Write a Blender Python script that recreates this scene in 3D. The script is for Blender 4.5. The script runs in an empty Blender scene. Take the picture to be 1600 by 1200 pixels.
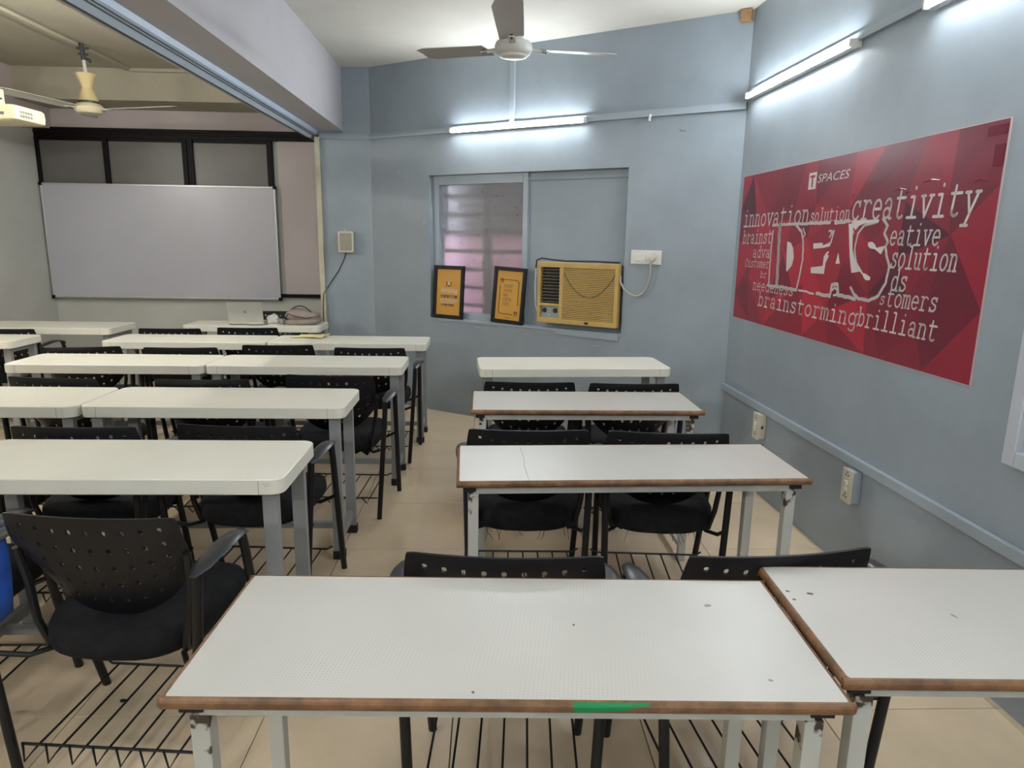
import bpy, bmesh, math, random
from mathutils import Vector, Matrix
random.seed(7)
S = bpy.context.scene
COL = S.collection
R = math.radians
PI = math.pi

# ------------------------------------------------------------------ camera
def make_camera():
    p, r, y = R(11.939), R(.897), R(2.169)
    f = Vector((math.sin(y)*math.cos(p), math.cos(y)*math.cos(p), -math.sin(p)))
    rt = Vector((math.cos(y), -math.sin(y), 0)); up = rt.cross(f)
    rt2 = math.cos(r)*rt + math.sin(r)*up; up2 = -math.sin(r)*rt + math.cos(r)*up
    cam = bpy.data.cameras.new('camera'); cam.sensor_width = 36; cam.lens = 1069.12/1600*36
    cam.clip_start = .05; cam.clip_end = 60
    o = bpy.data.objects.new('camera', cam); COL.objects.link(o)
    m = Matrix((rt2, up2, -f)).transposed().to_4x4(); m.translation = (0, 0, 1.5)
    o.matrix_world = m; S.camera = o
make_camera()
# ------------------------------------------------------------------ world, exposure
W = bpy.data.worlds.new('world'); S.world = W; W.use_nodes = True
bg = W.node_tree.nodes['Background']; bg.inputs[0].default_value = (.80, .86, 1, 1); bg.inputs[1].default_value = 3.0
S.view_settings.view_transform = 'Standard'; S.view_settings.look = 'None'
S.view_settings.exposure = 2.35; S.view_settings.gamma = 1
S.view_settings.use_curve_mapping = False
S.cycles.max_bounces = 8; S.cycles.diffuse_bounces = 5; S.cycles.glossy_bounces = 3
S.cycles.sample_clamp_indirect = 6
TUBE_COOL = (.91, .965, 1.0); TUBE_WARM = (1.0, .97, .89)
TUBE_POWER = 25.0; FILL_REAR = 34.0; FILL_LEFT = 70.0  # rear and left powers feed the added, unseen fill tubes

# ------------------------------------------------------------------ materials
MATS = {}
def mat(name, col, rough=.6, spec=.5, metal=0., noise=None, bump=None, coat=0.):
    """col linear rgb; noise=(scale, amount[, second colour]); bump=(scale, strength)"""
    if name in MATS: return MATS[name]
    m = bpy.data.materials.new(name); m.use_nodes = True; nt = m.node_tree
    b = nt.nodes['Principled BSDF']
    b.inputs['Base Color'].default_value = (*col, 1); b.inputs['Roughness'].default_value = rough
    b.inputs['Specular IOR Level'].default_value = spec; b.inputs['Metallic'].default_value = metal
    b.inputs['Coat Weight'].default_value = coat
    if noise or bump:
        tc = nt.nodes.new('ShaderNodeTexCoord')
    if noise:
        n = nt.nodes.new('ShaderNodeTexNoise'); n.inputs['Scale'].default_value = noise[0]; n.inputs['Detail'].default_value = 6
        n.inputs['Roughness'].default_value = .6
        nt.links.new(tc.outputs['Object'], n.inputs['Vector'])
        cr = nt.nodes.new('ShaderNodeValToRGB'); a = noise[1]
        c2 = noise[2] if len(noise) > 2 else tuple(c*(1-a) for c in col)
        c1 = tuple(min(1, c*(1+a*.6)) for c in col) if len(noise) < 3 else col
        cr.color_ramp.elements[0].position = .35; cr.color_ramp.elements[1].position = .68
        cr.color_ramp.elements[0].color = (*c2, 1); cr.color_ramp.elements[1].color = (*c1, 1)
        nt.links.new(n.outputs['Fac'], cr.inputs['Fac']); nt.links.new(cr.outputs['Color'], b.inputs['Base Color'])
    if bump:
        n2 = nt.nodes.new('ShaderNodeTexNoise'); n2.inputs['Scale'].default_value = bump[0]; n2.inputs['Detail'].default_value = 4
        nt.links.new(tc.outputs['Object'], n2.inputs['Vector'])
        bp = nt.nodes.new('ShaderNodeBump'); bp.inputs['Strength'].default_value = bump[1]; bp.inputs['Distance'].default_value = .01
        nt.links.new(n2.outputs['Fac'], bp.inputs['Height']); nt.links.new(bp.outputs['Normal'], b.inputs['Normal'])
    MATS[name] = m
    return m
def emit(name, col, power):
    m = bpy.data.materials.new(name); m.use_nodes = True; nt = m.node_tree
    b = nt.nodes['Principled BSDF']; b.inputs['Base Color'].default_value = (.8, .8, .8, 1)
    b.inputs['Emission Color'].default_value = (*col, 1); b.inputs['Emission Strength'].default_value = power
    return m

M_blue = mat('blue_wall_paint', (.305, .355, .400), .42, .5, noise=(2.2, .10), bump=(7, .16))
M_blue2 = mat('blue_board_paint', (.305, .355, .400), .5, .4, noise=(3, .06))
M_bluetrim = mat('blue_trunking', (.345, .40, .45), .4)
M_grey = mat('grey_wall_paint', (.52, .53, .495), .6, .4, noise=(1.6, .08), bump=(8, .12))
M_lilac = mat('lilac_beam_paint', (.50, .485, .515), .6, .4, noise=(1.5, .06), bump=(9, .1))
M_pink = mat('pink_wall_paint', (.50, .45, .455), .6, .4, noise=(2, .06))
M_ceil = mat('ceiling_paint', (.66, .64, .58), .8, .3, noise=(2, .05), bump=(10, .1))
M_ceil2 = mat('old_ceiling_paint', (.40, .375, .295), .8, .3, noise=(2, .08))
M_track = mat('pale_blue_track', (.52, .63, .78), .4, noise=(6, .06))
M_darksteel = mat('dark_steel', (.035, .04, .045), .5)
M_cream = mat('cream_jamb', (.52, .49, .37), .6, noise=(5, .2))
M_tile = mat('beige_tile', (.76, .605, .425), .16, .5, noise=(3.0, .08), bump=(3, .02))
M_grout = mat('floor_grout', (.20, .16, .115), .8)
M_white = mat('white_laminate', (.76, .74, .65), .38, .5, noise=(3, .04))
M_greysteel = mat('grey_steel', (.27, .275, .28), .45, .5, noise=(9, .08))
M_rubber = mat('black_rubber', (.012, .012, .013), .7)
M_wood = mat('brown_wood_bead', (.20, .098, .042), .5, .5, noise=(22, .45))
M_chair = mat('black_plastic', (.008, .008, .010), .45, .28)
M_fabric = mat('black_fabric', (.014, .014, .016), .9, .2, noise=(30, .3), bump=(260, .25))
M_arm = mat('worn_black_arm', (.020, .021, .024), .33, .6)
M_tube = mat('black_steel_tube', (.009, .009, .010), .42, .35)
M_plastic = mat('cream_plastic', (.62, .58, .46), .4)
M_switch = mat('white_switch_plastic', (.72, .71, .66), .35)
M_whitebat = mat('white_batten', (.75, .77, .78), .4)
M_board = mat('whiteboard_surface', (.47, .475, .53), .28, .5, noise=(1.3, .05))
M_alu = mat('aluminium_frame', (.55, .55, .55), .35, .5, .6)
M_blackframe = mat('black_window_frame', (.004, .0035, .0045), .45, .15)
M_film = mat('dark_window_film', (.13, .122, .117), .35, .5, noise=(2, .15))
M_fanwhite = mat('fan_white', (.55, .54, .50), .45)
M_fancream = mat('fan_yellowed_cream', (.60, .50, .27), .45)
M_projector = mat('projector_cream', (.68, .62, .42), .45)
M_cableblk = mat('black_cable', (.015, .015, .016), .5)
M_cablegry = mat('grey_cable', (.42, .38, .33), .5)
M_ac = mat('yellowed_plastic', (.58, .39, .13), .42, noise=(5, .10))
M_acdark = mat('louvre_recess', (.02, .018, .016), .6)
M_acpanel = mat('control_panel', (.33, .38, .36), .4)
M_print = mat('poster_white_print', (.64, .58, .57), .5)
M_frameblk = mat('black_picture_frame', (.006, .006, .010), .45, .25)
M_yellow = mat('orange_yellow_print', (.62, .31, .035), .45, noise=(3, .07))
M_brownprint = mat('brown_print', (.09, .045, .02), .5)
M_silver = mat('silver_lid', (.50, .50, .46), .35, .5, .2)
M_bag = mat('taupe_bag_fabric', (.30, .245, .215), .85, noise=(9, .15))
M_paper = mat('crumpled_white', (.60, .59, .55), .6)
M_clothyel = mat('yellow_cloth', (.70, .63, .30), .8)
M_bluecloth = mat('blue_cloth', (.02, .10, .50), .75, noise=(12, .25))
M_boxbrown = mat('bare_wood_block', (.36, .20, .09), .7, noise=(20, .3))
M_green = mat('green_paint', (.0, .22, .06), .5)
M_dust = mat('floor_debris', (.02, .018, .016), .8)

# table legs: white paint rusted towards patches at the top joints
def rust_mat():
    m = mat('white_painted_steel_rusty', (.50, .50, .46), .5)
    nt = m.node_tree; b = nt.nodes['Principled BSDF']
    tc = nt.nodes.new('ShaderNodeTexCoord'); n = nt.nodes.new('ShaderNodeTexNoise'); n.inputs['Scale'].default_value = 26; n.inputs['Detail'].default_value = 6
    sp = nt.nodes.new('ShaderNodeSeparateXYZ'); nt.links.new(tc.outputs['Object'], sp.inputs[0]); nt.links.new(tc.outputs['Object'], n.inputs['Vector'])
    mr = nt.nodes.new('ShaderNodeMapRange'); mr.inputs[1].default_value = .60; mr.inputs[2].default_value = .72; mr.inputs[3].default_value = -.14; mr.inputs[4].default_value = .24
    nt.links.new(sp.outputs['Z'], mr.inputs[0])
    ad = nt.nodes.new('ShaderNodeMath'); nt.links.new(n.outputs['Fac'], ad.inputs[0]); nt.links.new(mr.outputs[0], ad.inputs[1])
    cr = nt.nodes.new('ShaderNodeValToRGB'); cr.color_ramp.elements[0].position = .60; cr.color_ramp.elements[1].position = .66
    cr.color_ramp.elements[0].color = (.50, .50, .455, 1); cr.color_ramp.elements[1].color = (.06, .035, .022, 1)
    nt.links.new(ad.outputs[0], cr.inputs[0]); nt.links.new(cr.outputs[0], b.inputs['Base Color'])
    return m
M_rust = rust_mat()
M_whitesteel = mat('white_painted_steel', (.50, .50, .46), .5, noise=(14, .12))
def laminate_mat():
    m = mat('worn_dotted_laminate', (.68, .66, .62), .33, .5)
    nt = m.node_tree; b = nt.nodes['Principled BSDF']
    tc = nt.nodes.new('ShaderNodeTexCoord')
    mp = nt.nodes.new('ShaderNodeMapping'); mp.inputs['Scale'].default_value = (135, 135, 135); mp.inputs['Rotation'].default_value = (0, 0, .12)
    nt.links.new(tc.outputs['Object'], mp.inputs[0])
    fr = nt.nodes.new('ShaderNodeVectorMath'); fr.operation = 'FRACTION'; nt.links.new(mp.outputs[0], fr.inputs[0])
    sb = nt.nodes.new('ShaderNodeVectorMath'); sb.operation = 'SUBTRACT'; sb.inputs[1].default_value = (.5, .5, 0); nt.links.new(fr.outputs[0], sb.inputs[0])
    ml = nt.nodes.new('ShaderNodeVectorMath'); ml.operation = 'MULTIPLY'; ml.inputs[1].default_value = (1, 1, 0); nt.links.new(sb.outputs[0], ml.inputs[0])
    ln = nt.nodes.new('ShaderNodeVectorMath'); ln.operation = 'LENGTH'; nt.links.new(ml.outputs[0], ln.inputs[0])
    lt = nt.nodes.new('ShaderNodeMath'); lt.operation = 'LESS_THAN'; lt.inputs[1].default_value = .15; nt.links.new(ln.outputs['Value'], lt.inputs[0])
    n = nt.nodes.new('ShaderNodeTexNoise'); n.inputs['Scale'].default_value = 4.5; n.inputs['Detail'].default_value = 5; nt.links.new(tc.outputs['Object'], n.inputs['Vector'])
    mr = nt.nodes.new('ShaderNodeMapRange'); mr.inputs[1].default_value = .47; mr.inputs[2].default_value = .70; mr.inputs[3].default_value = 0; mr.inputs[4].default_value = .75; nt.links.new(n.outputs['Fac'], mr.inputs[0])
    mu = nt.nodes.new('ShaderNodeMath'); mu.operation = 'MULTIPLY'; nt.links.new(lt.outputs[0], mu.inputs[0]); nt.links.new(mr.outputs[0], mu.inputs[1])
    n3 = nt.nodes.new('ShaderNodeTexNoise'); n3.inputs['Scale'].default_value = 2.3; nt.links.new(tc.outputs['Object'], n3.inputs['Vector'])
    cr = nt.nodes.new('ShaderNodeValToRGB'); cr.color_ramp.elements[0].color = (.46, .445, .41, 1); cr.color_ramp.elements[1].color = (.54, .52, .485, 1)
    cr.color_ramp.elements[0].position = .3; cr.color_ramp.elements[1].position = .62
    nt.links.new(n3.outputs['Fac'], cr.inputs[0])
    mx = nt.nodes.new('ShaderNodeMix'); mx.data_type = 'RGBA'; mx.inputs[7].default_value = (.20, .185, .16, 1)
    nt.links.new(mu.outputs[0], mx.inputs[0]); nt.links.new(cr.outputs[0], mx.inputs[6]); nt.links.new(mx.outputs[2], b.inputs['Base Color'])
    return m
M_lam = laminate_mat()
def facet_mat():
    m = mat('poster_red_print', (.4, .02, .05), .34, .4)
    nt = m.node_tree; b = nt.nodes['Principled BSDF']
    a = nt.nodes.new('ShaderNodeAttribute'); a.attribute_name = 'facet'
    nt.links.new(a.outputs['Color'], b.inputs['Base Color'])
    tc = nt.nodes.new('ShaderNodeTexCoord'); n2 = nt.nodes.new('ShaderNodeTexNoise'); n2.inputs['Scale'].default_value = 6
    nt.links.new(tc.outputs['Object'], n2.inputs['Vector'])
    bp = nt.nodes.new('ShaderNodeBump'); bp.inputs['Strength'].default_value = .25; bp.inputs['Distance'].default_value = .01
    nt.links.new(n2.outputs['Fac'], bp.inputs['Height']); nt.links.new(bp.outputs['Normal'], b.inputs['Normal'])
    return m
M_facet = facet_mat()
def frosted_mat():
    m = bpy.data.materials.new('frosted_grimy_glass'); m.use_nodes = True; nt = m.node_tree
    b = nt.nodes['Principled BSDF']; b.inputs['Base Color'].default_value = (.86, .82, .82, 1); b.inputs['Roughness'].default_value = .46
    b.inputs['Transmission Weight'].default_value = .9; b.inputs['IOR'].default_value = 1.4
    tc = nt.nodes.new('ShaderNodeTexCoord'); n = nt.nodes.new('ShaderNodeTexNoise'); n.inputs['Scale'].default_value = 22; n.inputs['Detail'].default_value = 4
    nt.links.new(tc.outputs['Object'], n.inputs['Vector'])
    cr = nt.nodes.new('ShaderNodeValToRGB'); cr.color_ramp.elements[0].position = .28; cr.color_ramp.elements[1].position = .36
    cr.color_ramp.elements[0].color = (.55, .50, .50, 1); cr.color_ramp.elements[1].color = (.9, .87, .87, 1)
    nt.links.new(n.outputs['Fac'], cr.inputs[0]); nt.links.new(cr.outputs[0], b.inputs['Base Color'])
    return m
M_frost = frosted_mat()
M_pinksheet = mat('pink_outer_sheet', (.85, .46, .54), .8)
M_greysheet = mat('grey_outer_wall', (.10, .095, .105), .8)

# ------------------------------------------------------------------ mesh builder
class MB:
    def __init__(s): s.v = []; s.f = []
    def add(s, vs, fs):
        o = len(s.v); s.v += [tuple(v) for v in vs]; s.f += [tuple(i+o for i in f) for f in fs]; return s
    def box(s, x0, x1, y0, y1, z0, z1, bev=0.):
        if bev <= 0:
            return s.add([(x0,y0,z0),(x1,y0,z0),(x1,y1,z0),(x0,y1,z0),(x0,y0,z1),(x1,y0,z1),(x1,y1,z1),(x0,y1,z1)],
                     [(3,2,1,0),(4,5,6,7),(0,1,5,4),(1,2,6,5),(2,3,7,6),(3,0,4,7)])
        bm = bmesh.new(); bmesh.ops.create_cube(bm, size=1)
        for v in bm.verts: v.co = ((x0+x1)/2+v.co.x*(x1-x0), (y0+y1)/2+v.co.y*(y1-y0), (z0+z1)/2+v.co.z*(z1-z0))
        bmesh.ops.bevel(bm, geom=bm.edges[:], offset=bev, segments=2, affect='EDGES', profile=.5)
        bm.verts.index_update(); s.add([v.co[:] for v in bm.verts], [[v.index for v in f.verts] for f in bm.faces]); bm.free(); return s
    def tube(s, pts, r, n=8, r2=None, cap=True):
        pts = [Vector(p) for p in pts]; rings = []; N = len(pts); prev = None
        for i, p in enumerate(pts):
            t = (pts[min(i+1,N-1)]-pts[max(i-1,0)]).normalized()
            a = Vector((0,0,1)) if abs(t.z) < .9 else Vector((0,1,0))
            if prev is not None:
                u = (prev - t*prev.dot(t)).normalized()
            else: u = t.cross(a).normalized()
            prev = u; w = t.cross(u)
            rr = r if r2 is None else r+(r2-r)*i/(N-1)
            rings.append([p+u*math.cos(2*PI*k/n)*rr+w*math.sin(2*PI*k/n)*rr for k in range(n)])
        vs = [v for g in rings for v in g]; fs = []
        for i in range(N-1):
            for k in range(n): fs.append((i*n+k, i*n+(k+1)%n, (i+1)*n+(k+1)%n, (i+1)*n+k))
        if cap: fs.append(tuple(range(n))[::-1]); fs.append(tuple((N-1)*n+k for k in range(n)))
        return s.add(vs, fs)
    def lathe(s, prof, n=24, c=(0,0,0)):
        vs = []; fs = []
        for r, z in prof:
            for k in range(n): vs.append((c[0]+r*math.cos(2*PI*k/n), c[1]+r*math.sin(2*PI*k/n), c[2]+z))
        for i in range(len(prof)-1):
            for k in range(n): fs.append((i*n+k, i*n+(k+1)%n, (i+1)*n+(k+1)%n, (i+1)*n+k))
        fs.append(tuple(range(n))[::-1]); fs.append(tuple((len(prof)-1)*n+k for k in range(n)))
        return s.add(vs, fs)
    def loft(s, loops, cap=True):
        n = len(loops[0]); vs = [v for l in loops for v in l]; fs = []
        for i in range(len(loops)-1):
            for k in range(n): fs.append((i*n+k, i*n+(k+1)%n, (i+1)*n+(k+1)%n, (i+1)*n+k))
        if cap: fs.append(tuple(range(n))[::-1]); fs.append(tuple((len(loops)-1)*n+k for k in range(n)))
        return s.add(vs, fs)
    def prism(s, poly, a0, a1, axis='z'):
        def P(p, a):
            return {'z': (p[0],p[1],a), 'y': (p[0],a,p[1]), 'x': (a,p[0],p[1])}[axis]
        n = len(poly); vs = [P(p,a0) for p in poly]+[P(p,a1) for p in poly]
        fs = [tuple(range(n))[::-1], tuple(range(n,2*n))]+[(k,(k+1)%n,n+(k+1)%n,n+k) for k in range(n)]
        return s.add(vs, fs)
    def mesh(s, name, m, smooth=False):
        me = bpy.data.meshes.new(name); me.from_pydata(s.v, [], s.f)
        bm = bmesh.new(); bm.from_mesh(me); bmesh.ops.recalc_face_normals(bm, faces=bm.faces); bm.to_mesh(me); bm.free()
        if m: me.materials.append(m)
        if smooth:
            me.polygons.foreach_set('use_smooth', [True]*len(me.polygons))
            try: me.set_sharp_from_angle(angle=R(40))
            except Exception: pass
        return me
    def build(s, name, m, parent=None, smooth=False, stuff=False):
        return link(name, s.mesh(name, m, smooth), parent, stuff)
def link(name, me, parent=None, stuff=False):
    o = bpy.data.objects.new(name, me); COL.objects.link(o)
    if parent is not None: o.parent = parent
    if stuff: o['kind'] = 'stuff'
    return o
def empty(name, loc=(0,0,0), rz=0.):
    o = bpy.data.objects.new(name, None); COL.objects.link(o); o.location = loc; o.rotation_euler = (0,0,rz); o.empty_display_size = .1
    return o
def tag(o, label, cat, group=None):
    o['label'] = label; o['category'] = cat
    if group: o['group'] = group
    return o
def struct(o, label=None):
    o['kind'] = 'structure'
    if label: o['label'] = label
    return o
def copy_tree(o, parent=None):
    c = o.copy(); COL.objects.link(c)
    if parent is not None: c.parent = parent
    for ch in list(o.children): copy_tree(ch, c)
    return c
def rrect(x0, x1, y0, y1, r, n=5):
    out = []
    for cx, cy, a in ((x1-r,y1-r,0),(x0+r,y1-r,90),(x0+r,y0+r,180),(x1-r,y0+r,270)):
        for k in range(n+1):
            t = R(a+90*k/n); out.append((cx+r*math.cos(t), cy+r*math.sin(t)))
    return out
def text_mesh(body, size, m, name, shear=0., ax='CENTER', ext=0.):
    cu = bpy.data.curves.new(name, 'FONT'); cu.body = body; cu.size = size; cu.align_x = ax; cu.shear = shear; cu.extrude = ext; cu.resolution_u = 3
    o = bpy.data.objects.new(name, cu); COL.objects.link(o)
    dg = bpy.context.evaluated_depsgraph_get(); me = bpy.data.meshes.new_from_object(o.evaluated_get(dg))
    bpy.data.objects.remove(o); bpy.data.curves.remove(cu)
    me.name = name; me.materials.clear(); me.materials.append(m); return me
def fit_text(me, x0, x1, z0, z1, y):
    """lay a text mesh in the XZ plane, stretched into the given box"""
    xs = [v.co.x for v in me.vertices]; ys = [v.co.y for v in me.vertices]
    a, b, c, d = min(xs), max(xs), min(ys), max(ys)
    for v in me.vertices:
        v.co = (x0+(v.co.x-a)/(b-a)*(x1-x0), y, z0+(v.co.y-c)/(d-c)*(z1-z0))
    return me

# ------------------------------------------------------------------ room shell
H = 2.92
C0 = (1.645, 4.58, 0.0)                 # corner of back wall and right wall
A_BACK = R(-33); A_RIGHT = R(-88.37)
YF = 7.10; YS = 6.40; XL = -4.35; YR = -1.8
BEND = 3.19                             # along the back wall from the corner

fl = struct(MB().box(-4.6, 2.2, YR-.1, 7.3, -.08, -.012).build('floor', M_grout), 'beige polished tile floor of the classroom')
def tiles():
    me = MB().box(-.2985, .2985, -.2985, .2985, -.012, 0, .0015).mesh('tile', M_tile)
    xs = [-.1+.6*i for i in range(-7, 4)]; ys = [3.145+.6*j for j in range(-5, 7)]
    for x in xs:
        for y in ys:
            if x < XL-.25 or x > 1.9 or y > 7.3: continue
            o = link('tile', me, fl); o.location = (x+.3, y+.3, random.uniform(-.0004, .0004))
tiles()

# back wall (slanting), niche cut out; local x runs left to right, y into the wall
def back_frame(name='x', kind=None):
    return dict(location=C0, rot=A_BACK)
def on_back(o): o.location = C0; o.rotation_euler = (0, 0, A_BACK); return o
def on_right(o): o.location = C0; o.rotation_euler = (0, 0, A_RIGHT); return o
NX0, NX1, NZ0, NZ1 = -2.55, -.78, .825, 2.01
ND = .13
b = MB()
b.box(-BEND, NX0, 0, .2, 0, H); b.box(NX1, .15, 0, .2, 0, H); b.box(NX0, NX1, 0, .2, 0, NZ0); b.box(NX0, NX1, 0, .2, NZ1, H)
wb = struct(on_back(b.build('wall_back', M_blue)), 'slanting blue wall with the window niche')
# right wall
wr = struct(on_right(MB().box(-.1, 6.6, 0, .2, 0, H+.1).build('wall_right', M_blue)), 'blue wall behind the red poster')
# short wall left of the bend
ex = C0[0]-math.cos(A_BACK)*BEND; ey = C0[1]-math.sin(A_BACK)*BEND
b = MB().prism([(-1.485, YS-.06), (ex, ey), (ex+.15, ey+.2), (-1.485, YS+.2)], 0, H)
struct(b.build('wall_end', M_blue), 'short blue wall beside the room opening')
struct(MB().box(-1.485, -1.30, YS+.2, YF+.2, 0, H).build('wall_side', M_pink))
struct(MB().box(XL-.2, -1.3, YF, YF+.2, 0, H).build('wall_far', M_grey), 'grey wall under the whiteboard')
struct(MB().box(XL-.2, XL, YR, YF+.2, 0, H).build('wall_left', M_grey), 'grey side wall of the adjoining room')
struct(MB().box(XL-.2, 2.1, YR-.2, YR, 0, H).build('wall_rear', M_blue))
struct(MB().box(-1.40, 2.3, YR-.2, 7.4, H, H+.15).build('ceiling', M_ceil), 'white plastered ceiling above the desks')
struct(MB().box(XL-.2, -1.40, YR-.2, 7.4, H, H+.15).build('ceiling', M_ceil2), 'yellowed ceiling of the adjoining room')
# main beam between the rooms with the sliding-partition track
struct(MB().box(-1.72, -1.27, YR, YS+.02, 2.40, H).build('ceiling_beam', M_lilac), 'lilac white ceiling beam between the two rooms')
tr = struct(MB().add([(x, y, z) for y in (YR, YS-.02) for x, z in ((-1.487, 2.40), (-1.492, 2.372), (-1.562, 2.338), (-1.562, 2.40))], [(0,1,2,3),(7,6,5,4),(0,4,5,1),(1,5,6,2),(2,6,7,3),(3,7,4,0)]).build('trim_1', M_track), 'pale blue sliding partition track under the beam')
for x, z in ((-1.508, 2.362), (-1.522, 2.355)): MB().box(x-.0025, x+.0025, YR, YS-.02, z-.001, z+.006).build('track_groove', M_darksteel, tr)
MB().box(-1.545, -1.52, YS-.06, YS-.03, 2.325, 2.347).build('track_stop', M_darksteel, tr)
struct(MB().box(-1.605, -1.563, YR, YS-.02, 2.35, 2.40).build('trim_2', M_darksteel), 'dark steel strip along the partition track')
# cross beam and side beam of the adjoining room
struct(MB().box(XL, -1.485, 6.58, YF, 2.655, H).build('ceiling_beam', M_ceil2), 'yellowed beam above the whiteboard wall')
struct(MB().box(XL, XL+.16, YR, YF, 2.47, H).build('ceiling_beam', M_pink), 'pinkish beam along the grey side wall')
struct(MB().box(XL+.16, -1.485, YF-.02, YF, 2.485, 2.655).build('wall_strip', M_pink), 'pinkish plaster strip above the dark window')
struct(MB().box(-2.04, -1.485, YF-.03, YF, .92, 2.43).build('wall_panel', M_pink), 'mauve wall panel beside the whiteboard')
# jamb
j = MB(); j.box(-1.512, -1.470, YS-.10, YS-.055, 0, 2.345); j.box(-1.50, -1.463, YS-.125, YS-.10, 0, .98)
struct(j.build('door_jamb', M_cream), 'cream jamb of the room opening')

# ---------- trunking on the walls
t = MB().box(-BEND+.0, 0, -.022, 0, 2.338, 2.376); t.box(-BEND, 0, -.030, 0, 2.332, 2.339)
struct(on_back(t.build('trim_3', M_bluetrim)), 'blue cable trunking along the slanting wall')
struct(MB().box(-1.47, ex+.01, YS-.085, YS-.05, 2.335, 2.376).build('trim_4', M_bluetrim))
struct(on_back(MB().box(-1.762, -1.722, -.02, 0, 2.376, H).build('trim_5', M_bluetrim)), 'upright cable trunking above the back tube light')
struct(on_right(MB().box(0, 6.3, -.022, 0, .508, .552, .003).build('trim_6', M_bluetrim)), 'blue trunking rail low on the poster wall')
struct(on_right(MB().box(0, 6.3, -.02, 0, 2.402, 2.436).build('trim_7', M_bluetrim)), 'blue trunking above the tube lights on poster wall')
c = MB(); c.box(-3.19, -3.15, YR, 6.575, H-.022, H); struct(c.build('trim_8', M_ceil2), 'ceiling conduit beside the old fan')
c = MB(); c.box(-3.15, -1.72, 6.545, 6.58, H-.03, H-.002); struct(c.build('trim_9', M_ceil2))

# ---------- dark window in the far wall
w = empty('window_1', (0,0,0)); struct(w, 'dark framed window band above the whiteboard')
y0 = YF-.05
MB().box(XL, -1.60, y0, YF, 2.395, 2.485).build('window_frame', M_blackframe, w)
MB().box(XL, -1.60, y0-.012, y0, 2.43, 2.452, .004).build('window_track', M_blackframe, w)
for x0, x1 in ((XL, XL+.03), (-3.715, -3.668), (-2.965, -2.92), (-2.915, -2.862), (-2.155, -2.105)):
    MB().box(x0, x1, y0-.006, YF, .88, 2.395, .004).build('mullion', M_blackframe, w)
for x0, x1 in ((XL+.03, -3.715), (-3.668, -2.965), (-2.862, -2.155)):
    MB().box(x0, x1, YF-.03, YF-.02, .9, 2.395).build('pane', M_film, w)
    MB().box(x0, x1, YF-.036, YF-.014, 2.365, 2.395).build('pane_rail', M_blackframe, w)
MB().box(-2.105, -1.49, y0+.005, YF, .885, .92).build('window_frame', M_blackframe, w)

# ---------- window in the niche (panes, grille and what lies outside)
w = struct(on_back(empty('window_2')), 'frosted window with grille shadow in the niche')
on_back(w)
FX0, FX1 = -2.55, -1.625
f = MB()
f.box(FX0, FX0+.06, .05, .14, NZ0, NZ1); f.box(FX1-.045, FX1, .04, .14, NZ0, NZ1); f.box(FX0+.06, FX1-.045, .05, .14, NZ1-.075, NZ1); f.box(FX0+.06, FX1-.045, .05, .14, NZ0, NZ0+.055)
for k, (a, b2, c2, d2) in enumerate(((FX0, FX0+.06, NZ0, NZ1), (FX1-.045, FX1, NZ0, NZ1), (FX0+.06, FX1-.045, NZ1-.075, NZ1), (FX0+.06, FX1-.045, NZ0, NZ0+.055))):
    MB().box(a, b2, .05, .14, c2, d2, .003).build('window_frame', M_bluetrim, w)
MB().box(FX0+.055, FX1-.04, .095, .103, NZ0+.05, NZ1-.07).build('pane', M_frost, w)
MB().box(-2.105, -2.02, .150, .17, NZ0, NZ1).build('grille_bar', M_darksteel, w)
for k in range(7): MB().box(FX0, FX1, .150, .165, .925+k*.152, .955+k*.152).build('grille_bar', M_darksteel, w)
MB().box(FX0-.3, FX1+.3, .42, .45, .3, 1.50).build('outer_sheet', M_pinksheet, w)
MB().box(FX0-.3, FX1+.3, .46, .49, 1.3, 2.9).build('outer_wall', M_greysheet, w)
pn = on_back(MB().box(FX1, NX1, .075, .14, NZ0, NZ1).build('wall_niche_panel', M_blue2)); struct(pn, 'blue boarded half of the window niche')
MB().box(FX1, NX1, .06, .078, NZ1-.06, NZ1-.035).build('batten', M_blue2, pn)
# plaster ledges
lg = on_back(MB().prism([(-1.36, .822), (-.80, .822), (-.80, .772), (-1.30, .785)], -.018, .0, 'y').build('wall_ledge', M_bluetrim)); struct(lg)
sl = on_back(MB().box(NX0, NX1, -.008, .06, NZ0-.02, NZ0+.002, .003).build('window_sill', M_bluetrim)); struct(sl, 'pale blue sill under the window niche')
# peeling paint flakes
def flake(fr, x, z, L, hgt):
    pts = []; n = 9
    for k in range(n): pts.append((x+L*k/(n-1), z+random.uniform(.2, 1)*hgt))
    for k in range(n): pts.append((x+L*(1-k/(n-1)), z-random.uniform(.1, .8)*hgt))
    o = fr(MB().prism(pts, -.005, .001, 'y').build('wall_flake', M_bluetrim)); struct(o); return o
for x, z, L, hh in ((-2.47, .775, .12, .012), (-2.08, .775, .07, .014), (-2.62, 1.62, .03, .03), (-1.0, .72, .05, .006), (-.62, .67, .03, .012), (-2.9, 2.05, .05, .02), (-.42, 2.24, .03, .02)): flake(on_back, x, z, L, hh)

# ---------- window at the right edge of the poster wall
w = struct(on_right(empty('window_3')), 'white framed window at the near end of poster wall'); on_right(w)
for a, b2, c2, d2 in ((2.50, 2.55, .81, 2.0), (3.7, 3.75, .81, 2.0), (2.55, 3.7, .81, .862), (2.55, 3.7, 1.95, 2.0)):
    MB().box(a, b2, -.035, 0, c2, d2, .004).build('window_frame', mat('pale_window_frame', (.47, .50, .55), .45), w)
MB().box(2.55, 3.7, -.012, 0, .862, 1.95).build('pane', mat('white_film_pane', (.50, .52, .58), .4), w)

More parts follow.
